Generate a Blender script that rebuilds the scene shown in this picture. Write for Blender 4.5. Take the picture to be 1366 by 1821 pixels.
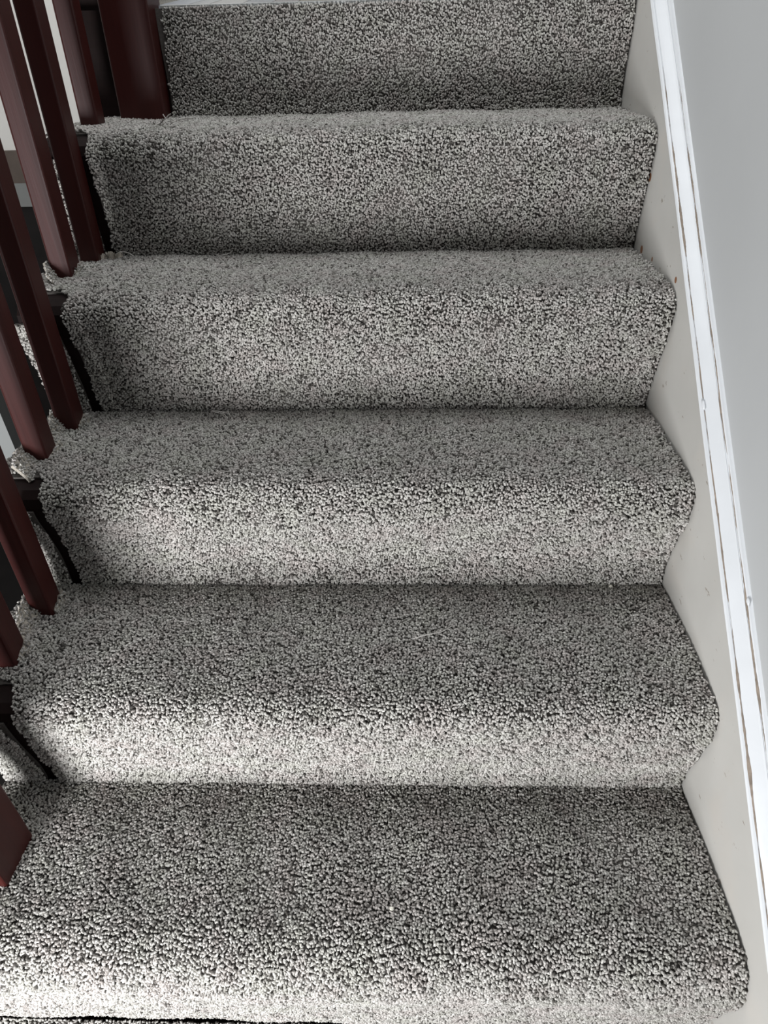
import bpy, math, random
import numpy as np
from mathutils import Vector, Matrix

for o in list(bpy.data.objects):
    bpy.data.objects.remove(o, do_unlink=True)
SC = bpy.context.scene
COL = SC.collection
RNG = np.random.default_rng(7)
random.seed(7)

# ------------------------------------------------------------------ camera
cam_d = bpy.data.cameras.new('camera')
cam_d.sensor_fit = 'HORIZONTAL'
cam_d.sensor_width = 36.0
cam_d.lens = 1254.29 / 1366 * 36
cam_d.clip_start = 0.01
cam = bpy.data.objects.new('camera', cam_d)
COL.objects.link(cam)
r_ = Vector((0.99941716, 0.02473843, -0.02352352))
u_ = Vector((0.00276524, 0.62815621, 0.77808234))
f_ = Vector((-0.03402498, 0.77769389, -0.62772169))
M = Matrix.Identity(4)
for i in range(3):
    M[i][0], M[i][1], M[i][2] = r_[i], u_[i], -f_[i]
M[0][3], M[1][3], M[2][3] = -0.42286, -0.33406, 1.02819
cam.matrix_world = M
SC.camera = cam

# ------------------------------------------------------------------ light
SC.view_settings.view_transform = 'Standard'
SC.view_settings.look = 'None'
SC.view_settings.gamma = 1.0
SC.view_settings.use_curve_mapping = False
SC.view_settings.exposure = 0.12

wd = bpy.data.worlds.new('world')
SC.world = wd
wd.use_nodes = True
wd.node_tree.nodes['Background'].inputs[0].default_value = (0.93, 0.97, 1.0, 1)
wd.node_tree.nodes['Background'].inputs[1].default_value = 0.065


def area(name, loc, target, sx, sy, power, col):
    l = bpy.data.lights.new(name, 'AREA')
    l.shape = 'RECTANGLE'
    l.size, l.size_y = sx, sy
    l.energy = power
    l.color = col
    o = bpy.data.objects.new(name, l)
    COL.objects.link(o)
    o.location = loc
    o.rotation_euler = (Vector(target) - Vector(loc)).to_track_quat('-Z', 'Y').to_euler()
    return o


# daylight of the glazed front door at the foot of the stairs, to the left behind the viewer
area('door_daylight', (-1.22, -1.02, 0.32), (-0.90, 0.5, 0.10), 0.36, 0.7, 38.0, (0.98, 0.985, 1.0))
# daylight falling from the roof window over the stairwell
area('roof_window_daylight', (-0.85, 1.0, 2.45), (-0.60, 0.75, 0.0), 1.2, 1.2, 20.0, (0.96, 0.98, 1.0))

# added fill brightening the hall wall beyond the balusters, no window known
area('hall_fill_light', (-2.2, 2.0, 2.3), (-2.3, 3.29, 0.6), 0.8, 0.8, 11.0, (1.0, 0.97, 0.93))


# ------------------------------------------------------------------ helpers
def link(o, parent=None):
    COL.objects.link(o)
    if parent is not None:
        o.parent = parent
    return o


def mesh_obj(name, verts, faces, mat, parent=None, smooth=False):
    me = bpy.data.meshes.new(name)
    me.from_pydata([tuple(v) for v in verts], [], faces)
    me.validate()
    me.materials.append(mat)
    if smooth:
        me.polygons.foreach_set('use_smooth', [True] * len(me.polygons))
    me.update()
    return link(bpy.data.objects.new(name, me), parent)


def empty(name, loc=(0, 0, 0), parent=None):
    o = bpy.data.objects.new(name, None)
    o.empty_display_size = 0.05
    o.location = loc
    return link(o, parent)


def tag(o, label=None, cat=None, group=None, kind=None):
    if label: o['label'] = label
    if cat: o['category'] = cat
    if group: o['group'] = group
    if kind: o['kind'] = kind
    return o


def box_data(x0, x1, y0, y1, z0, z1, b=0.0):
    """box with the vertical edges rounded by b (b=0 plain)"""
    if b <= 0:
        v = [(x, y, z) for z in (z0, z1) for x, y in ((x0, y0), (x1, y0), (x1, y1), (x0, y1))]
        f = [(3, 2, 1, 0), (4, 5, 6, 7)] + [(k, (k + 1) % 4, 4 + (k + 1) % 4, 4 + k) for k in range(4)]
        return v, f
    ring = []
    for cx, cy, a0 in ((x1 - b, y0 + b, -90), (x1 - b, y1 - b, 0), (x0 + b, y1 - b, 90), (x0 + b, y0 + b, 180)):
        for k in range(4):
            a = math.radians(a0 + 30 * k)
            ring.append((cx + b * math.cos(a), cy + b * math.sin(a)))
    n = len(ring)
    v = [(x, y, z0) for x, y in ring] + [(x, y, z1) for x, y in ring]
    f = [tuple(range(n - 1, -1, -1)), tuple(range(n, 2 * n))]
    f += [(k, (k + 1) % n, n + (k + 1) % n, n + k) for k in range(n)]
    return v, f


def box(name, x0, x1, y0, y1, z0, z1, mat, parent=None, b=0.0):
    v, f = box_data(x0, x1, y0, y1, z0, z1, b)
    return mesh_obj(name, v, f, mat, parent)


def tube(name, pts, rad, mat, parent=None, n=6):
    pts = [Vector(p) for p in pts]
    vs, fs = [], []
    for i, p in enumerate(pts):
        t = (pts[min(i + 1, len(pts) - 1)] - pts[max(i - 1, 0)]).normalized()
        a = t.cross(Vector((0, 0, 1)))
        if a.length < 1e-3:
            a = t.cross(Vector((1, 0, 0)))
        a.normalize()
        b = t.cross(a)
        r = rad[i] if isinstance(rad, (list, tuple)) else rad
        for k in range(n):
            an = 2 * math.pi * k / n
            vs.append(p + r * (a * math.cos(an) + b * math.sin(an)))
    for i in range(len(pts) - 1):
        for k in range(n):
            fs.append((i * n + k, i * n + (k + 1) % n, (i + 1) * n + (k + 1) % n, (i + 1) * n + k))
    fs.append(tuple(range(n - 1, -1, -1)))
    fs.append(tuple(range((len(pts) - 1) * n, len(pts) * n)))
    return mesh_obj(name, vs, fs, mat, parent, True)


# ------------------------------------------------------------------ materials
class NT:
    def __init__(self, name, rough=0.5, spec=0.5):
        self.m = bpy.data.materials.new(name)
        self.m.use_nodes = True
        self.t = self.m.node_tree
        self.b = self.t.nodes['Principled BSDF']
        self.b.inputs['Roughness'].default_value = rough
        self.b.inputs['Specular IOR Level'].default_value = spec

    def n(self, typ, **kw):
        x = self.t.nodes.new(typ)
        for k, v in kw.items():
            setattr(x, k, v)
        return x

    def l(self, a, b):
        self.t.links.new(a, b)

    def coord(self, scale=(1, 1, 1)):
        g = self.n('ShaderNodeNewGeometry')
        mp = self.n('ShaderNodeMapping')
        mp.inputs['Scale'].default_value = scale
        self.l(g.outputs['Position'], mp.inputs['Vector'])
        return mp.outputs[0]

    def noise(self, scale, detail=3, rough=0.5, vec=None):
        x = self.n('ShaderNodeTexNoise')
        x.inputs['Scale'].default_value = scale
        x.inputs['Detail'].default_value = detail
        x.inputs['Roughness'].default_value = rough
        self.l(vec if vec is not None else self.coord(), x.inputs['Vector'])
        return x.outputs['Fac']

    def ramp(self, fac, stops, interp='LINEAR'):
        x = self.n('ShaderNodeValToRGB')
        x.color_ramp.interpolation = interp
        el = x.color_ramp.elements
        while len(el) < len(stops):
            el.new(0.5)
        for e, (p, c) in zip(el, stops):
            e.position = p
            e.color = (c[0], c[1], c[2], 1)
        self.l(fac, x.inputs[0])
        return x.outputs[0]

    def mix(self, fac, a, b, typ='MIX'):
        x = self.n('ShaderNodeMix', data_type='RGBA', blend_type=typ)
        if isinstance(fac, (int, float)):
            x.inputs[0].default_value = fac
        else:
            self.l(fac, x.inputs[0])
        for s, v in ((x.inputs[6], a), (x.inputs[7], b)):
            if isinstance(v, tuple):
                s.default_value = (v[0], v[1], v[2], 1)
            else:
                self.l(v, s)
        return x.outputs[2]

    def base(self, v):
        if isinstance(v, tuple):
            self.b.inputs['Base Color'].default_value = (v[0], v[1], v[2], 1)
        else:
            self.l(v, self.b.inputs['Base Color'])

    def bump(self, fac, strength, dist=0.002):
        x = self.n('ShaderNodeBump')
        x.inputs['Strength'].default_value = strength
        x.inputs['Distance'].default_value = dist
        self.l(fac, x.inputs['Height'])
        self.l(x.outputs[0], self.b.inputs['Normal'])


def mat_wood():
    k = NT('maroon_stained_wood', 0.42, 0.35)
    g = k.noise(26, 5, 0.6, k.coord((1, 1, 0.06)))
    fine = k.noise(170, 3, 0.6, k.coord((1, 1, 0.03)))
    c = k.ramp(g, [(0.3, (0.040, 0.0068, 0.0058)), (0.55, (0.052, 0.0092, 0.0076)), (0.8, (0.066, 0.0125, 0.010))])
    c = k.mix(0.25, c, k.ramp(fine, [(0.35, (0.3, 0.28, 0.28)), (0.7, (1, 1, 1))]), 'MULTIPLY')
    k.base(c)
    k.bump(fine, 0.12, 0.001)
    return k.m


def mat_carpet():
    k = NT('grey_flecked_loop_pile', 1.0, 0.05)
    a = k.n('ShaderNodeAttribute', attribute_name='tint')
    col = k.ramp(a.outputs['Fac'], [(0.0, (0.068, 0.063, 0.057)), (0.16, (0.15, 0.140, 0.128)),
                                   (0.40, (0.36, 0.343, 0.320)), (0.7, (0.52, 0.503, 0.475)), (1.0, (0.67, 0.653, 0.622))])
    f = k.noise(520, 2, 0.6)
    col = k.mix(1.0, col, k.ramp(f, [(0.3, (0.55, 0.55, 0.55)), (0.62, (1.1, 1.1, 1.1))]), 'MULTIPLY')
    h = k.noise(19, 3, 0.6)
    col = k.mix(0.5, col, k.ramp(h, [(0.36, (0.97, 0.90, 0.90)), (0.5, (1, 1, 0.99)), (0.66, (0.94, 0.97, 0.90))]), 'MULTIPLY')
    k.base(col)
    k.b.inputs['Sheen Weight'].default_value = 0.12
    k.b.inputs['Sheen Roughness'].default_value = 0.5
    return k.m


def mat_plain(name, c, rough=0.6, spec=0.4, var=0.06, scale=9, bump=0.0):
    k = NT(name, rough, spec)
    n = k.noise(scale, 4, 0.6)
    lo = tuple(x * (1 - var) for x in c)
    hi = tuple(min(1, x * (1 + var)) for x in c)
    k.base(k.ramp(n, [(0.3, lo), (0.7, hi)]))
    if bump:
        k.bump(k.noise(160, 3), bump, 0.001)
    return k.m


def mat_stringer():
    k = NT('cream_gloss_paint', 0.42, 0.4)
    n = k.noise(5, 4, 0.6)
    c = k.ramp(n, [(0.3, (0.53, 0.518, 0.485)), (0.7, (0.585, 0.573, 0.54))])
    # scuffs running along the pitch of the stairs
    s = k.noise(55, 3, 0.65, k.coord((1, 0.55, 1.0)))
    c = k.mix(k.ramp(s, [(0.668, (0, 0, 0)), (0.70, (1, 1, 1))]), c, (0.33, 0.29, 0.25))
    y = k.noise(9, 2, 0.5)
    c = k.mix(k.ramp(y, [(0.56, (0, 0, 0)), (0.78, (0.5, 0.5, 0.5))]), c, (0.60, 0.555, 0.50))
    # paint chips down to bare wood beside the carpet edge
    g = k.n('ShaderNodeNewGeometry')
    tot = None
    for (yy, zz, rad) in ((0.9985, 0.700, 0.007), (0.966, 0.5865, 0.007), (0.772, 0.604, 0.005), (0.90, 0.592, 0.004)):
        d = k.n('ShaderNodeVectorMath', operation='DISTANCE')
        k.l(g.outputs['Position'], d.inputs[0])
        d.inputs[1].default_value = (0.0, yy, zz)
        mth = k.n('ShaderNodeMath', operation='LESS_THAN')
        k.l(d.outputs['Value'], mth.inputs[0])
        mth.inputs[1].default_value = rad
        if tot is None:
            tot = mth.outputs[0]
        else:
            ad = k.n('ShaderNodeMath', operation='MAXIMUM')
            k.l(tot, ad.inputs[0]); k.l(mth.outputs[0], ad.inputs[1])
            tot = ad.outputs[0]
    c = k.mix(tot, c, (0.26, 0.12, 0.06))
    k.base(c)
    k.bump(k.noise(60, 3), 0.08, 0.001)
    return k.m


WOOD = mat_wood()
CARPET = mat_carpet()
BACKING = mat_plain('carpet_backing', (0.10, 0.092, 0.085), 1.0, 0.0, 0.2, 300)
JUTE = mat_plain('pale_woven_backing', (0.50, 0.46, 0.40), 1.0, 0.0, 0.25, 400)
STRING = mat_stringer()
MOULD = mat_plain('white_gloss_paint', (0.72, 0.74, 0.76), 0.30, 0.5, 0.03, 14, 0.05)
HALLW = mat_plain('brightened_hall_white', (0.86, 0.85, 0.82), 0.7, 0.3, 0.02, 4)  # white raised above the other walls to stand in for missing light
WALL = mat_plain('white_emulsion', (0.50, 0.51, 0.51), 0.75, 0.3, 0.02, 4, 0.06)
CRACK = mat_plain('brown_cracked_caulk', (0.27, 0.225, 0.185), 0.9, 0.1, 0.3, 60)
TREADW = mat_plain('shade_black_timber', (0.010, 0.0045, 0.004), 0.7, 0.15, 0.3, 30)  # timber colour taken near black for the shadow in the open slot
FLOORD = mat_plain('void_black', (0.012, 0.010, 0.010), 0.5, 0.3, 0.3, 8)  # near black, painted-in darkness of the void below the hall
GREYP = mat_plain('grey_white_paint', (0.27, 0.28, 0.275), 0.7, 0.3, 0.05, 6)
TAUPE = mat_plain('taupe_wood', (0.13, 0.105, 0.09), 0.6, 0.3, 0.15, 12)
LINT = mat_plain('pale_lint', (0.55, 0.53, 0.50), 1.0, 0.0, 0.3, 300)
LINTG = mat_plain('grey_lint', (0.27, 0.255, 0.24), 1.0, 0.0, 0.3, 300)
CRUMB = mat_plain('white_crumb', (0.70, 0.68, 0.60), 0.8, 0.2, 0.05, 300)
STRIP = mat_plain('pale_edging', (0.50, 0.51, 0.50), 0.35, 0.5, 0.05, 30)

# ------------------------------------------------------------------ stair profile (y, z) per step
PROFILE = [
    # step 0 (lowest in view)
    [(0.006, -0.222), (0.000, -0.190), (-0.004, -0.150), (-0.008, -0.110), (-0.014, -0.070), (-0.020, -0.032),
     (-0.015, 0.000), (-0.003, 0.020), (0.015, 0.029), (0.040, 0.031), (0.070, 0.028), (0.105, 0.024), (0.146, 0.019),
     (0.184, 0.013), (0.228, 0.005), (0.258, 0.001)],
    [(0.258, 0.001), (0.257, 0.039), (0.247, 0.100), (0.240, 0.160), (0.2415, 0.190), (0.251, 0.203), (0.267, 0.208),
     (0.298, 0.209), (0.338, 0.207), (0.387, 0.203), (0.439, 0.197), (0.487, 0.191), (0.514, 0.185)],
    [(0.514, 0.185), (0.515, 0.240), (0.506, 0.290), (0.493, 0.345), (0.4945, 0.378), (0.506, 0.394), (0.530, 0.399),
     (0.570, 0.398), (0.625, 0.393), (0.686, 0.388), (0.750, 0.378), (0.768, 0.374)],
    [(0.768, 0.374), (0.764, 0.422), (0.755, 0.467), (0.747, 0.508), (0.739, 0.547), (0.740, 0.570), (0.750, 0.584),
     (0.776, 0.5925), (0.817, 0.593), (0.910, 0.584), (0.975, 0.577), (1.013, 0.572)],
    [(1.013, 0.572), (1.006, 0.630), (1.001, 0.675), (0.998, 0.709), (0.9955, 0.736), (0.996, 0.757), (1.008, 0.7735),
     (1.040, 0.781), (1.111, 0.777), (1.213, 0.767), (1.262, 0.764)],
    [(1.262, 0.764), (1.268, 0.800), (1.268, 0.843), (1.266, 0.880), (1.268, 0.910), (1.271, 0.943)],
]
XL, XR = -1.066, -0.0015
STEP_NAMES = 6


def resample(pts, d):
    """dense polyline through the points (Catmull-Rom), resampled at spacing d"""
    P = np.array(pts, float)
    A = np.vstack([2 * P[0] - P[1], P, 2 * P[-1] - P[-2]])
    out = []
    for i in range(1, len(A) - 2):
        p0, p1, p2, p3 = A[i - 1:i + 3]
        for t in np.linspace(0, 1, 12, endpoint=False):
            out.append(0.5 * ((2 * p1) + (p2 - p0) * t + (2 * p0 - 5 * p1 + 4 * p2 - p3) * t * t + (3 * p1 - p0 - 3 * p2 + p3) * t ** 3))
    out.append(P[-1])
    out = np.array(out)
    s = np.concatenate([[0], np.cumsum(np.linalg.norm(np.diff(out, axis=0), axis=1))])
    n = max(2, int(round(s[-1] / d)))
    q = np.linspace(0, s[-1], n + 1)
    return np.column_stack([np.interp(q, s, out[:, 0]), np.interp(q, s, out[:, 1])])


# tuft: a low dome with an open base, NS sides
NS = 4
_ang = np.arange(NS) * 2 * np.pi / NS
TUFT_V = np.vstack([np.column_stack([0.85 * np.cos(_ang), 0.85 * np.sin(_ang), np.zeros(NS)]),
                    np.column_stack([1.0 * np.cos(_ang + 0.3), 1.0 * np.sin(_ang + 0.3), np.full(NS, 0.62)]),
                    [[0, 0, 1.0]]])
TUFT_F = []
for _k in range(NS):
    TUFT_F.append((_k, (_k + 1) % NS, NS + (_k + 1) % NS))
    TUFT_F.append((_k, NS + (_k + 1) % NS, NS + _k))
    TUFT_F.append((NS + _k, NS + (_k + 1) % NS, 2 * NS))
TUFT_F = np.array(TUFT_F)


def pile(name, pos, nrm, tan, parent, size=0.0026, rng=RNG, keep=None):
    """pos, nrm, tan: (n,3); one tuft of yarn on each point"""
    n = len(pos)
    bit = np.cross(nrm, tan)
    # the tuft leans a little at random
    lean = rng.normal(0, 0.30, (n, 2))
    nn = nrm + lean[:, :1] * tan + lean[:, 1:] * bit
    nn /= np.linalg.norm(nn, axis=1)[:, None]
    a = rng.uniform(0, 2 * np.pi, n)
    t1 = np.cos(a)[:, None] * tan + np.sin(a)[:, None] * bit
    t1 -= nn * (t1 * nn).sum(1)[:, None]
    t1 /= np.linalg.norm(t1, axis=1)[:, None]
    t2 = np.cross(nn, t1)
    la = size * rng.uniform(0.85, 1.45, n)
    lb = size * rng.uniform(0.55, 0.85, n)
    h = size * rng.uniform(1.0, 2.0, n)
    V = TUFT_V
    jit = 1 + rng.normal(0, 0.10, (n, len(V)))
    verts = (pos[:, None, :] + (V[None, :, 0] * la[:, None] * jit)[..., None] * t1[:, None, :]
             + (V[None, :, 1] * lb[:, None] * jit)[..., None] * t2[:, None, :]
             + (V[None, :, 2] * h[:, None])[..., None] * nn[:, None, :])
    nv = len(V)
    faces = (TUFT_F[None] + (np.arange(n) * nv)[:, None, None]).reshape(-1, 3)
    # yarn shade of the tuft: mostly pale, a share of mid and dark strands
    w = rng.uniform(0, 1, n)
    tint = np.where(w < 0.10, rng.uniform(0.02, 0.25, n), np.where(w < 0.34, rng.uniform(0.3, 0.6, n), rng.uniform(0.55, 1.0, n)))
    me = bpy.data.meshes.new(name)
    me.vertices.add(n * nv)
    me.vertices.foreach_set('co', verts.reshape(-1).astype(np.float32))
    nf = len(faces)
    me.loops.add(nf * 3)
    me.loops.foreach_set('vertex_index', faces.reshape(-1).astype(np.int32))
    me.polygons.add(nf)
    me.polygons.foreach_set('loop_start', np.arange(0, nf * 3, 3, dtype=np.int32))
    me.polygons.foreach_set('use_smooth', np.ones(nf, dtype=bool))
    at = me.attributes.new('tint', 'FLOAT', 'POINT')
    at.data.foreach_set('value', np.repeat(tint, nv).astype(np.float32))
    me.materials.append(CARPET)
    me.update()
    o = link(bpy.data.objects.new(name, me), parent)
    o['kind'] = 'stuff'
    return o


# ------------------------------------------------------------------ setting: stair carcass, walls, string, moulding
stairs = tag(empty('staircase', (-0.53, 0.0, -0.24)), 'dark timber stairs under the grey carpet', 'stairs', kind='structure')
for i, pr in enumerate(PROFILE):
    q = np.array(pr)
    yb = pr[-1][0]
    top = [(-0.5 * 0 + y + 0.004 if k < len(pr) // 2 else y, z - 0.006) for k, (y, z) in enumerate(pr)]
    cy, cz = q[:, 0].mean(), q[:, 1].mean()
    # closed section: profile shifted inwards, then down the back
    sec = []
    R2 = resample(pr, 0.02)
    for k in range(len(R2)):
        t = R2[min(k + 1, len(R2) - 1)] - R2[max(k - 1, 0)]
        t /= np.linalg.norm(t)
        nrm = np.array([-t[1], t[0]])     # outward (towards viewer / up)
        sec.append(R2[k] - nrm * 0.007)
    zb = sec[0][1] - 0.02
    sec = [(sec[-1][0] + 0.0, zb)] + [tuple(s) for s in sec[::-1]] + [(sec[0][0], zb)]
    n = len(sec)
    vs = [(XL + 0.006, y, z) for y, z in sec] + [(XR, y, z) for y, z in sec]
    fs = [tuple(range(n)), tuple(range(2 * n - 1, n - 1, -1))] + [(k, n + k, n + (k + 1) % n, (k + 1) % n) for k in range(n)]
    o = mesh_obj('step', vs, fs, TREADW)
    o.parent = stairs
    o.matrix_parent_inverse = stairs.matrix_basis.inverted()
# next step down, only its back edge in view
low = box('step', XL + 0.006, XR, -0.26, 0.06, -0.30, -0.250, TREADW)
low.parent = stairs
low.matrix_parent_inverse = stairs.matrix_basis.inverted()

SL = 0.7213               # pitch of the string and of its moulding
PD = Vector((0, 1, SL)).normalized()
PN = Vector((0, -SL, 1)).normalized()


def zs(y):
    return 0.0962 + SL * y


y0, y1 = -1.4, 1.9
WX = 0.024                # wall surface, behind the string
vs, fs = box_data(0, 1, 0, 1, 0, 1)
vs = []
for x in (0.0, WX):
    vs += [(x, y0, zs(y0) - 1.2), (x, y1, zs(y1) - 1.2), (x, y1, zs(y1)), (x, y0, zs(y0))]
fs = [(0, 3, 2, 1), (4, 5, 6, 7), (3, 7, 6, 2), (0, 1, 5, 4), (0, 4, 7, 3), (1, 2, 6, 5)]
tag(mesh_obj('trim_1', vs, fs, STRING), 'cream painted stair string along the right edge of the carpet', 'stair string', kind='structure')

# moulding: (x, n) section swept along the pitch
SEC = [(0.001, -0.002), (-0.0035, -0.0005), (-0.0050, 0.0018), (-0.0035, 0.0042), (-0.0005, 0.0052), (0.0003, 0.0046),
       (0.0010, 0.0066), (0.0045, 0.0092), (0.0095, 0.0126), (0.0140, 0.0155), (0.0162, 0.0172), (0.0170, 0.0165), (0.0178, 0.0185),
       (0.0192, 0.0205), (0.0215, 0.0210), (0.0245, 0.0220), (0.0245, -0.004), (0.001, -0.004)]
NM = 240
vs, fs = [], []
for k in range(NM + 1):
    y = y0 + (y1 - y0) * k / NM
    p = Vector((0, y, zs(y)))
    w = 0.0004 * math.sin(9 * y) + 0.0002 * math.sin(31 * y + 1)
    for (x, n_) in SEC:
        vs.append(p + Vector((x + (w if x < 0.02 else 0), 0, 0)) + PN * n_)
ns = len(SEC)
for k in range(NM):
    for j in range(ns):
        fs.append((k * ns + j, (k + 1) * ns + j, (k + 1) * ns + (j + 1) % ns, k * ns + (j + 1) % ns))
fs += [tuple(range(ns)), tuple(range((NM + 1) * ns - 1, NM * ns - 1, -1))]
mo = tag(mesh_obj('trim_2', vs, fs, MOULD), 'white gloss moulding capping the stair string against the wall', 'moulding', kind='structure')


def crack(name, x, n_, wmax, ya, yb, seed, nx=0.0):
    """irregular open joint filled with dirt: a thin ribbon of changing width"""
    rg = random.Random(seed)
    N = 260
    v, f = [], []
    ph = [rg.uniform(0, 6.3) for _ in range(5)]
    for k in range(N + 1):
        y = ya + (yb - ya) * k / N
        w = wmax * max(0.03, 0.45 + 0.30 * math.sin(23 * y + ph[0]) + 0.25 * math.sin(61 * y + ph[1]) + 0.2 * math.sin(137 * y + ph[2]) + 0.1 * rg.uniform(-1, 1))
        w *= min(1, 6 * k / N, 6 * (N - k) / N)
        wob = 0.0003 * math.sin(47 * y + ph[3]) + 0.00015 * rg.uniform(-1, 1)
        c = Vector((x, y, zs(y))) + PN * n_
        d = (Vector((0.8, 0, 0)) + PN * 0.6)
        up = (Vector((-0.6, 0, 0)) + PN * 0.8)
        for s, h in ((-0.5, 0), (-0.35, 0.0004), (0.35, 0.0004), (0.5, 0)):
            v.append(c + d * (wob + s * w) + up * h)
    for k in range(N):
        for j in range(3):
            f.append((4 * k + j, 4 * k + j + 1, 4 * k + 5 + j, 4 * k + 4 + j))
    return mesh_obj(name, v, f, CRACK, mo)


crack('cracked_joint', 0.0004, 0.0057, 0.0046, 0.50, 1.05, 3)
crack('cracked_joint', 0.0004, 0.0057, 0.0050, -0.15, 0.62, 5)
crack('cracked_joint', 0.0176, 0.0184, 0.0036, 0.05, 0.75, 8)
crack('cracked_joint', 0.0176, 0.0184, 0.0028, 0.62, 1.02, 13)



def lump(x, n_, y, r, seed):
    rg = random.Random(seed)
    c = Vector((x, y, zs(y))) + PN * n_
    v, f = [], []
    for i in range(5):
        for k in range(8):
            ph = (i + 0.5) / 5 * math.pi
            a = k * math.pi / 4
            q = r * rg.uniform(0.7, 1.2)
            v.append(c + Vector((q * 0.5 * math.sin(ph) * math.cos(a), 0, 0)) + PD * (q * 1.3 * math.cos(ph)) + PN * (q * 0.7 * math.sin(ph) * math.sin(a)))
    for i in range(4):
        for k in range(8):
            f.append((i * 8 + k, (i + 1) * 8 + k, (i + 1) * 8 + (k + 1) % 8, i * 8 + (k + 1) % 8))
    f += [tuple(range(8)), tuple(range(39, 31, -1))]
    mesh_obj('filler_lump', v, f, MOULD, mo, True)


lump(-0.001, 0.0050, 0.560, 0.0065, 2)
lump(0.019, 0.0205, 0.330, 0.0050, 4)

box('wall_right', WX, WX + 0.10, -1.6, 3.2, -1.6, 2.6, WALL).__setitem__('kind', 'structure')

# landing at the head of the flight
land = tag(box('floor', -0.985, WX, 1.285, 3.2, 0.90, 0.9415, STRIP), 'pale glossy landing floor above the top riser', 'floor', kind='structure')
reflection_cols = [(0.44, 0.42, 0.37), (0.62, 0.66, 0.72), (0.50, 0.52, 0.54), (0.42, 0.42, 0.42), (0.55, 0.55, 0.57), (0.50, 0.44, 0.44),  # plank tones paint in the striped reflections on the glossy landing
           (0.38, 0.33, 0.25), (0.36, 0.31, 0.23), (0.36, 0.32, 0.25), (0.38, 0.35, 0.29), (0.4, 0.37, 0.3)]
px = [-0.985, -0.90, -0.84, -0.80, -0.735, -0.68, -0.63, -0.52, -0.40, -0.28, -0.14, 0.022]
for k in range(11):
    mk = NT('reflection_laminate_%d' % k, 0.16, 0.6)
    g = mk.noise(30, 4, 0.6, mk.coord((1, 0.08, 1)))
    c = reflection_cols[k]
    mk.base(mk.ramp(g, [(0.3, tuple(0.88 * x for x in c)), (0.7, c)]))
    box('reflection_plank', px[k] + 0.001, px[k + 1] - 0.001, 1.302, 3.19, 0.9415, 0.9455, mk.m, land)
tag(box('trim_3', -0.885, XR, 1.2790, 1.301, 0.925, 0.9465, STRIP), 'pale edging strip along the landing edge above the top riser', 'edging', kind='structure')
box('wall_back', -1.075, 0.12, 3.2, 3.3, -1.6, 2.6, WALL).__setitem__('kind', 'structure')

# hall beyond the balusters
tag(box('wall_left', -3.3, -3.2, -2.2, 3.39, -1.7, 2.6, HALLW), kind='structure')
tag(box('wall_hall', -3.2, -1.076, 3.29, 3.39, 0.307, 2.6, HALLW), kind='structure')
tag(box('trim_4', -3.2, -1.076, 3.275, 3.39, 0.165, 0.307, TAUPE), kind='structure')
tag(box('baseboard_hall', -3.2, -1.076, 3.275, 3.39, 0.057, 0.165, GREYP), kind='structure')
tag(box('wall_void', -3.2, -1.076, 3.29, 3.39, -1.7, 0.057, FLOORD), kind='structure')  # near-black sheet added for the dark void under the hall wall
tag(box('floor_hall', -3.3, 0.12, -2.2, 3.39, -1.8, -1.7, FLOORD), kind='structure')
tag(box('trim_5', -1.075, -0.987, 1.318, 3.19, 0.55, 0.985, TREADW), kind='structure')
tag(box('trim_6', -1.23, -1.20, 0.812, 0.915, -1.7, 0.55, GREYP), kind='structure')

# ------------------------------------------------------------------ carpet
carpet = tag(empty('stair_carpet', (-0.53, 0.0, -0.23)), 'grey flecked loop-pile carpet fitted over the whole flight of stairs', 'carpet')
INV = carpet.matrix_basis.inverted()
DU, DV = 0.0038, 0.0036


def under(o, parent):
    o.parent = parent
    return o



SLOT_R, SLOT_L = -0.979, -1.000     # open slot between the riser carpet and the edge strip


def plate(segs):
    """closed slabs of carpet backing: segs = [(section points, xl, xr)]"""
    vs, fs = [], []
    for R, xl, xr in segs:
        T = np.gradient(R, axis=0)
        T /= np.linalg.norm(T, axis=1)[:, None]
        N = np.column_stack([-T[:, 1], T[:, 0]])
        o0 = len(vs)
        m = len(R)
        for lay in (R - N * 0.0036, R - N * 0.0066):
            for x in (xl, xr):
                vs += [(x, y, z) for y, z in lay]
        F = []
        for k in range(m - 1):
            F.append((k, m + k, m + k + 1, k + 1))
            F.append((2 * m + k, 2 * m + k + 1, 3 * m + k + 1, 3 * m + k))
            F.append((k, k + 1, 2 * m + k + 1, 2 * m + k))
            F.append((m + k, 3 * m + k, 3 * m + k + 1, m + k + 1))
        F.append((0, 2 * m, 3 * m, m))
        F.append((m - 1, 2 * m - 1, 4 * m - 1, 3 * m - 1))
        fs += [tuple(o0 + q for q in f) for f in F]
    return vs, fs


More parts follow.
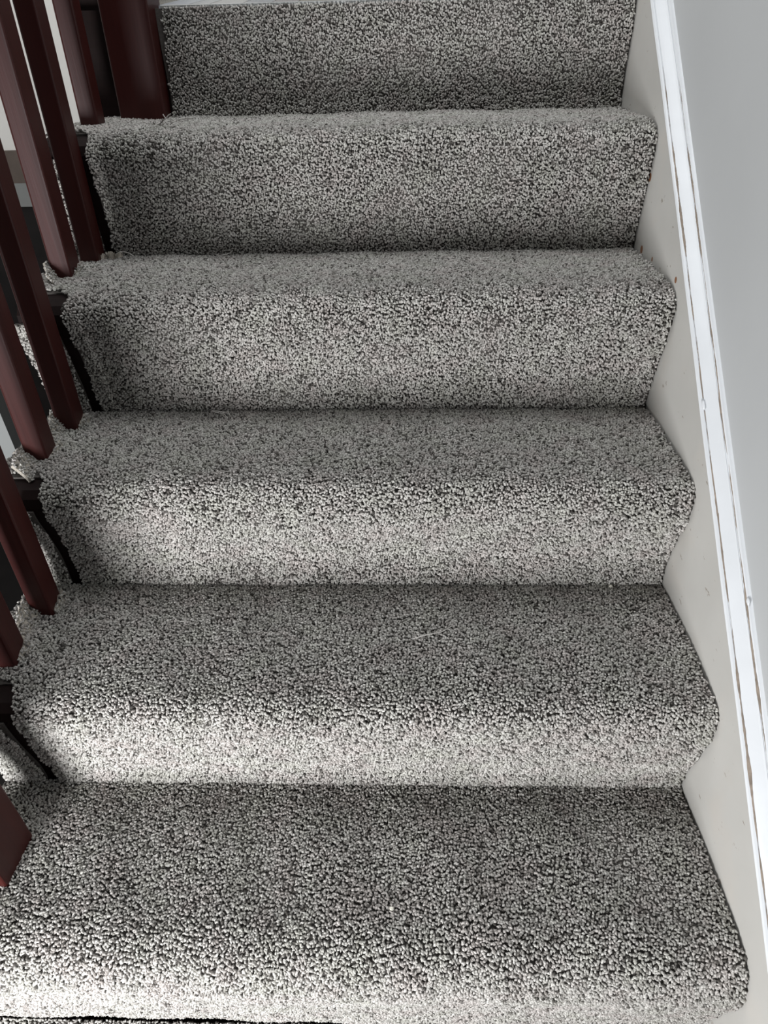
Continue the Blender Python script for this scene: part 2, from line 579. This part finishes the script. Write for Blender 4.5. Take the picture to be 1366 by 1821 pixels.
def tufts_on(pr, lim, parent, rng=RNG):
    """tufts in slightly slanting columns; lim(s, y, z) -> (xl, xr) arrays"""
    Rv = resample(pr, DV)
    Tv = np.gradient(Rv, axis=0)
    Tv /= np.linalg.norm(Tv, axis=1)[:, None]
    xa, xb = XL - 0.01, XR + 0.003
    nu = int((xb - xa) / DU)
    U, Vv = np.meshgrid(np.arange(nu), np.arange(len(Rv)))
    U = U.ravel(); Vv = Vv.ravel()
    skew = (Vv * DV * 0.25) % DU
    x = xa + (U + 0.5) * DU + skew + rng.normal(0, 0.0009, len(U))
    jv = np.clip(Vv + rng.normal(0, 0.36, len(U)), 0, len(Rv) - 1)
    idx = np.arange(len(Rv))
    y = np.interp(jv, idx, Rv[:, 0]); z = np.interp(jv, idx, Rv[:, 1])
    ty = np.interp(jv, idx, Tv[:, 0]); tz = np.interp(jv, idx, Tv[:, 1])
    xl, xr = lim(jv / (len(Rv) - 1), y, z)
    ok = (x > xl) & (x < xr)
    x, y, z, ty, tz = x[ok], y[ok], z[ok], ty[ok], tz[ok]
    n = len(x)
    nrm = np.column_stack([np.zeros(n), -tz, ty])
    tan = np.column_stack([np.ones(n), np.zeros(n), np.zeros(n)])
    wob = 0.0012 * np.sin(x * 37 + y * 21) + 0.001 * np.sin(x * 11 - z * 33)
    pos = np.column_stack([x, y, z]) + nrm * (wob - 0.0012)[:, None]
    return pile('carpet_pile', pos, nrm, tan, parent)


def carpet_step(i, pr, xl, xr, riser_xl, k_tread, k_taper=0.0, top_shift=0.0):
    """k_tread: fraction of the section after which the flat tread starts"""
    R = resample(pr, 0.008)
    kt = min(len(R) - 1, int(k_tread * (len(R) - 1)))
    segs = []
    if kt > 0:
        segs.append((R[:kt + 1], riser_xl, xr))
    if kt < len(R) - 1:
        segs.append((R[kt:], xl, xr))
    v, f = plate(segs)
    o = mesh_obj('carpet_step', v, f, BACKING, carpet)
    o.matrix_parent_inverse = INV

    def lim(s, y, z):
        # the cut edge wanders a little
        w = 0.0025 * np.sin(s * 21 + i) + 0.0015 * np.sin(s * 57 + 2 * i)
        taper = np.clip((s - k_tread + k_taper) / max(k_taper, 1e-6), 0, 1)
        left = np.where(s < k_tread, riser_xl + w - 0.022 * taper + top_shift * s, xl)
        return left, np.full_like(s, xr) - 0.0015 + 0.001 * np.sin(s * 40 + i)
    tufts_on(pr, lim, o)
    return o


def tread_start(pr):
    R = resample(pr, 0.004)
    T = np.gradient(R, axis=0)
    T /= np.linalg.norm(T, axis=1)[:, None]
    k = int(np.argmin(R[:, 0]))
    while k < len(R) - 1 and T[k, 0] < 0.93:
        k += 1
    return min(1.0, (k + 3) / (len(R) - 1))


for i, pr in enumerate(PROFILE):
    if i < 5:
        kt = tread_start(pr)
        kx = 0.024 / (0.0036 * len(resample(pr, 0.0036)))
        carpet_step(i, pr, XL, XR, SLOT_R if i else XL, kt + kx, kx)
        if i == 0:
            continue
        # narrow strip of carpet on the riser outside the slot
        R = resample(pr, 0.008)
        kk = int(kt * 0.78 * (len(R) - 1))
        v, f = plate([(R[:kk + 1], XL, SLOT_L)])
        o = mesh_obj('carpet_edge_strip', v, f, BACKING, carpet)
        o.matrix_parent_inverse = INV
        tufts_on(pr, lambda s, y, z, k=kt * 0.78: (np.where(s < k, XL, 9.0), np.full_like(s, SLOT_L) + 0.002 * np.sin(s * 33) - 0.004 * np.clip((s - k + 0.12) / 0.12, 0, 1)), o)
    else:
        carpet_step(i, pr, -0.8945, XR, -0.8945, 1.01, 0.0, 0.014)
# strip of the next step down, with an open joint below the lowest riser
carpet_step(6, [(-0.20, -0.243), (-0.10, -0.240), (-0.03, -0.237), (0.003, -0.2355)], XL, XR, XL, 0.0)


# cut flaps of carpet curling up around the feet of the balusters
def flap(pts, hs, outward, z0, curl=0.02, edge=True):
    """pts: foot line on the tread [(x,y)..]; hs: heights; outward: xy direction the flap leans to"""
    d = np.array([outward[0], outward[1]], float)
    d /= np.linalg.norm(d)
    foot = np.array(pts, float)
    L = np.concatenate([[0], np.cumsum(np.linalg.norm(np.diff(foot, axis=0), axis=1))])
    nc, nr = max(5, int(L[-1] / 0.004)), 8
    q = np.linspace(0, L[-1], nc)
    fx = np.interp(q, L, foot[:, 0]); fy = np.interp(q, L, foot[:, 1]); hh = np.interp(q, L, hs)
    hh = hh * (1 + 0.10 * np.sin(q * 900 + z0 * 50)) + 0.0012 * np.sin(q * 2100)
    G = np.zeros((nr, nc, 3))
    for k in range(nr):
        a = k / (nr - 1)
        lean = curl * (a ** 1.4)
        G[k, :, 0] = fx + d[0] * lean
        G[k, :, 1] = fy + d[1] * lean
        G[k, :, 2] = z0 - 0.004 + (hh + 0.004) * a
    du = np.gradient(G, axis=1); dv = np.gradient(G, axis=0)
    N = np.cross(du, dv); N /= np.linalg.norm(N, axis=2)[..., None]
    if (N[..., 0] * -d[0] + N[..., 1] * -d[1]).mean() < 0:
        N = -N
    B = G - N * 0.004
    vs = G.reshape(-1, 3).tolist() + B.reshape(-1, 3).tolist()
    n = nr * nc
    fs = []
    for k in range(nr - 1):
        for j in range(nc - 1):
            a0 = k * nc + j
            fs += [(a0, a0 + 1, a0 + nc + 1, a0 + nc), (n + a0, n + a0 + nc, n + a0 + nc + 1, n + a0 + 1)]
    for j in range(nc - 1):
        a0 = (nr - 1) * nc + j
        fs.append((a0, a0 + 1, n + a0 + 1, n + a0))
    for k in range(nr - 1):
        for a0 in (k * nc, k * nc + nc - 1):
            fs.append((a0, a0 + nc, n + a0 + nc, n + a0))
    o = mesh_obj('carpet_flap', vs, fs, JUTE, carpet)
    o.matrix_parent_inverse = INV
    # tufts
    rows = max(2, int(max(hs) / 0.0034))
    cols = max(3, int(L[-1] / 0.0034))
    P, NN, TT = [], [], []
    for a in np.linspace(0.02, 0.97, rows):
        for c in np.linspace(0.03, 0.97, cols):
            aa = np.clip(a + RNG.normal(0, 0.3 / rows), 0, 1) * (nr - 1)
            cc = np.clip(c + RNG.normal(0, 0.3 / cols), 0, 1) * (nc - 1)
            k, j = min(int(aa), nr - 2), min(int(cc), nc - 2)
            ta, tc = aa - k, cc - j
            P.append((G[k, j] * (1 - ta) + G[k + 1, j] * ta) * (1 - tc) + (G[k, j + 1] * (1 - ta) + G[k + 1, j + 1] * ta) * tc)
            NN.append(N[k, j])
            t = du[k, j] / np.linalg.norm(du[k, j])
            TT.append(t)
    pile('carpet_pile', np.array(P), np.array(NN), np.array(TT), o, 0.0023)
    return o


def surf_z(y):
    for pr in PROFILE[:5][::-1]:
        a = np.array(pr)
        a = a[int(np.argmin(a[:, 0])):]
        if a[0, 0] <= y:
            return float(np.interp(y, a[:, 0], a[:, 1]))
    return -0.24


# beside the inner face of a baluster
flap([(-0.984, 0.690), (-0.981, 0.722)], [0.010, 0.017], (-1, 0), surf_z(0.705), 0.004)
flap([(-0.994, 0.583), (-0.991, 0.628)], [0.004, 0.010], (-1, 0), surf_z(0.60), 0.003)
flap([(-0.988, 0.436), (-0.984, 0.470)], [0.010, 0.022], (-1, 0), surf_z(0.45), 0.004)
flap([(-0.995, 0.325), (-0.992, 0.356)], [0.012, 0.022], (-1, 0), surf_z(0.34), 0.004)
flap([(-0.998, 0.866), (-0.994, 0.900)], [0.008, 0.017], (-1, 0), surf_z(0.88), 0.004)
# between balusters, turned up towards the open side
flap([(-1.004, 0.366), (-1.008, 0.395), (-1.010, 0.428)], [0.012, 0.026, 0.030], (-1, 0.5), surf_z(0.40), 0.028)
flap([(-1.004, 0.528), (-1.008, 0.552), (-1.012, 0.577)], [0.018, 0.028, 0.020], (-1, 0.4), surf_z(0.55), 0.028)
flap([(-1.000, 0.632), (-1.004, 0.655), (-1.008, 0.680)], [0.010, 0.022, 0.034], (-1, 0.5), surf_z(0.66), 0.024)
flap([(-1.012, 0.815), (-1.020, 0.835), (-1.026, 0.853)], [0.012, 0.024, 0.026], (-1, 0.5), surf_z(0.835), 0.020)
flap([(-1.040, 0.775), (-1.048, 0.80)], [0.014, 0.018], (-1, 0.3), surf_z(0.79), 0.012)

# ------------------------------------------------------------------ balustrade
bal = tag(empty('balustrade', (-1.02, 0.6, 0.2)), 'maroon stained wooden balustrade with square balusters on the open side of the stairs', 'balustrade')
BINV = bal.matrix_basis.inverted()
HB = 0.042


def hz(y):
    return 0.95 + SL * y


def tread_z(y):
    for pr in PROFILE[:5][::-1]:
        half = pr[len(pr) // 2:]
        a = np.array(pr)
        k = int(np.argmin(a[:, 0]))
        a = a[k:]
        if a[0, 0] <= y:
            return float(np.interp(y, a[:, 0], a[:, 1]))
    return -0.24


LEANX = 0.030


def post(name, xr, yf, wx, wy, z0, z1, b, parent=bal, lean=LEANX):
    v, f = box_data(-wx, 0, 0, wy, 0, z1 - z0, b)
    o = mesh_obj(name, v, f, WOOD)
    o.location = (xr, yf, z0)
    o.rotation_euler = (0, lean, 0)
    o.parent = parent
    o.matrix_parent_inverse = BINV
    return o


for kb, (xr, yf) in enumerate(((-1.000, 0.317), (-0.994, 0.430), (-0.998, 0.580), (-0.990, 0.683), (-1.003, 0.856), (-0.994, 0.958), (-0.996, 1.124))):
    z = tread_z(yf)
    post('baluster', xr, yf, 0.0345, 0.046 if kb == 4 else 0.0395, z - 0.012, hz(yf) + 0.02, 0.004)
nw = post('newel_post', -0.900, 1.230, 0.091, 0.085, 0.745, 2.05, 0.004)
nb = post('newel_post', -0.978, 0.084, 0.080, 0.080, -0.02, 1.20, 0.004)
# handrail above the frame
hr = []
sec = [(-0.032, -0.02), (0.032, -0.02), (0.036, 0.0), (0.030, 0.022), (0.012, 0.034), (-0.012, 0.034), (-0.030, 0.022), (-0.036, 0.0)]
vs, fs = [], []
for y in (0.12, 1.26):
    for x, n_ in sec:
        vs.append(Vector((-0.99 + x, y, hz(y) + 0.03)) + PN * n_)
fs = [tuple(range(8)), tuple(range(15, 7, -1))] + [(k, 8 + k, 8 + (k + 1) % 8, (k + 1) % 8) for k in range(8)]
o = mesh_obj('handrail', vs, fs, WOOD)
o.parent = bal
o.matrix_parent_inverse = BINV

# ------------------------------------------------------------------ litter lying on the carpet
LIFT = 0.0045


def strands(name, centre, spread, n, mat_list, label, rad=0.0007, seed=1, zspread=0.006):
    rg = random.Random(seed)
    root = tag(empty(name, centre), label, 'lint')
    for k in range(n):
        p = Vector((rg.uniform(-1, 1) * spread[0], rg.uniform(-1, 1) * spread[1], rg.uniform(0.2, 1) * zspread))
        d = Vector((rg.uniform(-1, 1), rg.uniform(-1, 1), rg.uniform(-0.2, 0.4))) * spread[0] * 0.5
        pts = []
        for j in range(6):
            pts.append(p.copy())
            p = p + d * 0.4
            d = d + Vector((rg.uniform(-1, 1), rg.uniform(-1, 1), rg.uniform(-0.6, 0.5))) * spread[0] * 0.35
            p.z = max(0.001, p.z)
        tube('fibre', pts, rad * rg.uniform(0.7, 1.3), mat_list[k % len(mat_list)], root, 5)
    return root


def thread(name, pts, rad, mat, label):
    P = [Vector(p) for p in pts]
    o = tube(name, [p - P[0] for p in P], rad, mat)
    o.location = P[0]
    return tag(o, label, 'thread')


# torn scrap of backing in the corner by the baluster foot
sc = tag(empty('backing_scrap', (-0.983, 0.978, 0.578)), 'torn pale scrap of carpet backing in the corner beside a baluster foot', 'scrap')
rgs = random.Random(5)
for (dx, dy, w, h, az) in ((-0.010, -0.004, 0.016, 0.010, 0.2), (0.006, 0.002, 0.018, 0.013, -0.3), (-0.014, 0.012, 0.010, 0.014, 1.3), (0.018, 0.010, 0.012, 0.009, 0.5)):
    nn = 6
    v, f = [], []
    for k in range(nn + 1):
        t = k / nn - 0.5
        for zt in (0.0, 1.0):
            for th in (-0.0008, 0.0008):
                hx = h * (1 + rgs.uniform(-0.3, 0.3)) if zt else 0.001
                v.append((dx + t * w * math.cos(az) + th, dy + t * w * math.sin(az) + th + (0.004 * math.sin(6 * t) if zt else 0), hx))
    for k in range(nn):
        a0 = 4 * k
        f += [(a0, a0 + 4, a0 + 6, a0 + 2), (a0 + 1, a0 + 3, a0 + 7, a0 + 5), (a0 + 2, a0 + 6, a0 + 7, a0 + 3)]
    mesh_obj('shred', v, f, JUTE, sc)
tube('loose_thread', [(0.016, 0.002, 0.010), (0.024, 0.006, 0.013), (0.034, 0.007, 0.012), (0.042, 0.006, 0.009), (0.050, 0.002, 0.005)], 0.0009, LINT, sc, 5)

strands('lint_clump', (-0.848, 1.070, 0.7835), (0.020, 0.028), 16, [LINT, LINTG], 'pale fluff on the top tread near the newel post', 0.0010, 3)
strands('lint_clump', (-0.752, 0.747, 0.383), (0.011, 0.008), 14, [LINT, LINTG, LINT], 'small curled tuft of lint at the foot of the third riser from the top', 0.0009, 9, 0.008)
strands('lint_clump', (-0.549, 0.844, 0.5945), (0.006, 0.006), 6, [LINT, LINTG], 'tiny speck of lint near the middle of the second tread from the top', 0.0008, 12)
strands('lint_clump', (-0.546, 0.608, 0.398), (0.012, 0.006), 7, [LINTG, TREADW], 'dark bits of lint near the middle of the third tread from the top', 0.0008, 15)
strands('lint_clump', (-0.250, 1.235, 0.772), (0.012, 0.004), 6, [LINT], 'wisp of lint against the foot of the top riser', 0.0007, 18)
thread('hair_thread', [(-0.6292, 0.772, 0.598), (-0.6232, 0.741, 0.583), (-0.6219, 0.732, 0.549), (-0.623, 0.736, 0.528), (-0.6254, 0.7445, 0.483), (-0.6247, 0.750, 0.460)], 0.0006, LINT,
       'fine pale thread hanging over a stair nosing left of centre')
thread('hair_thread', [(-0.4155, 0.3755, 0.2095), (-0.394, 0.383, 0.2100), (-0.3724, 0.390, 0.2085), (-0.3544, 0.404, 0.2070)], 0.0008, LINT,
       'pale thread lying across the second lowest tread near its middle')
thread('hair_thread', [(-0.7865, 0.997, 0.580), (-0.7722, 0.981, 0.582), (-0.7593, 0.985, 0.583), (-0.7549, 1.005, 0.580)], 0.0008, LINT,
       'short curved white thread at the foot of the second riser from the top')


def crumb(loc, r, label, seed):
    rg = random.Random(seed)
    v, f = [], []
    for i in range(4):
        for k in range(6):
            ph = (i + 0.5) / 4 * math.pi
            a = k * math.pi / 3 + i * 0.4
            rr = r * rg.uniform(0.7, 1.2)
            v.append((rr * math.sin(ph) * math.cos(a) * 1.3, rr * math.sin(ph) * math.sin(a), rr * 0.8 * math.cos(ph)))
    for i in range(3):
        for k in range(6):
            f.append((i * 6 + k, (i + 1) * 6 + k, (i + 1) * 6 + (k + 1) % 6, i * 6 + (k + 1) % 6))
    f += [tuple(range(6)), tuple(range(23, 17, -1))]
    o = mesh_obj('crumb', v, f, CRUMB)
    o.location = loc
    return tag(o, label, 'crumb')


crumb((-0.088, 0.506, 0.191), 0.0028, 'white crumb at the back of the second lowest tread near the cream string', 1)
crumb((-0.4458, 0.0628, 0.0335), 0.0026, 'cream crumb in the middle of the lowest tread', 2)

print('TRIS', sum(len(o.data.polygons) for o in bpy.data.objects if o.type == 'MESH'))
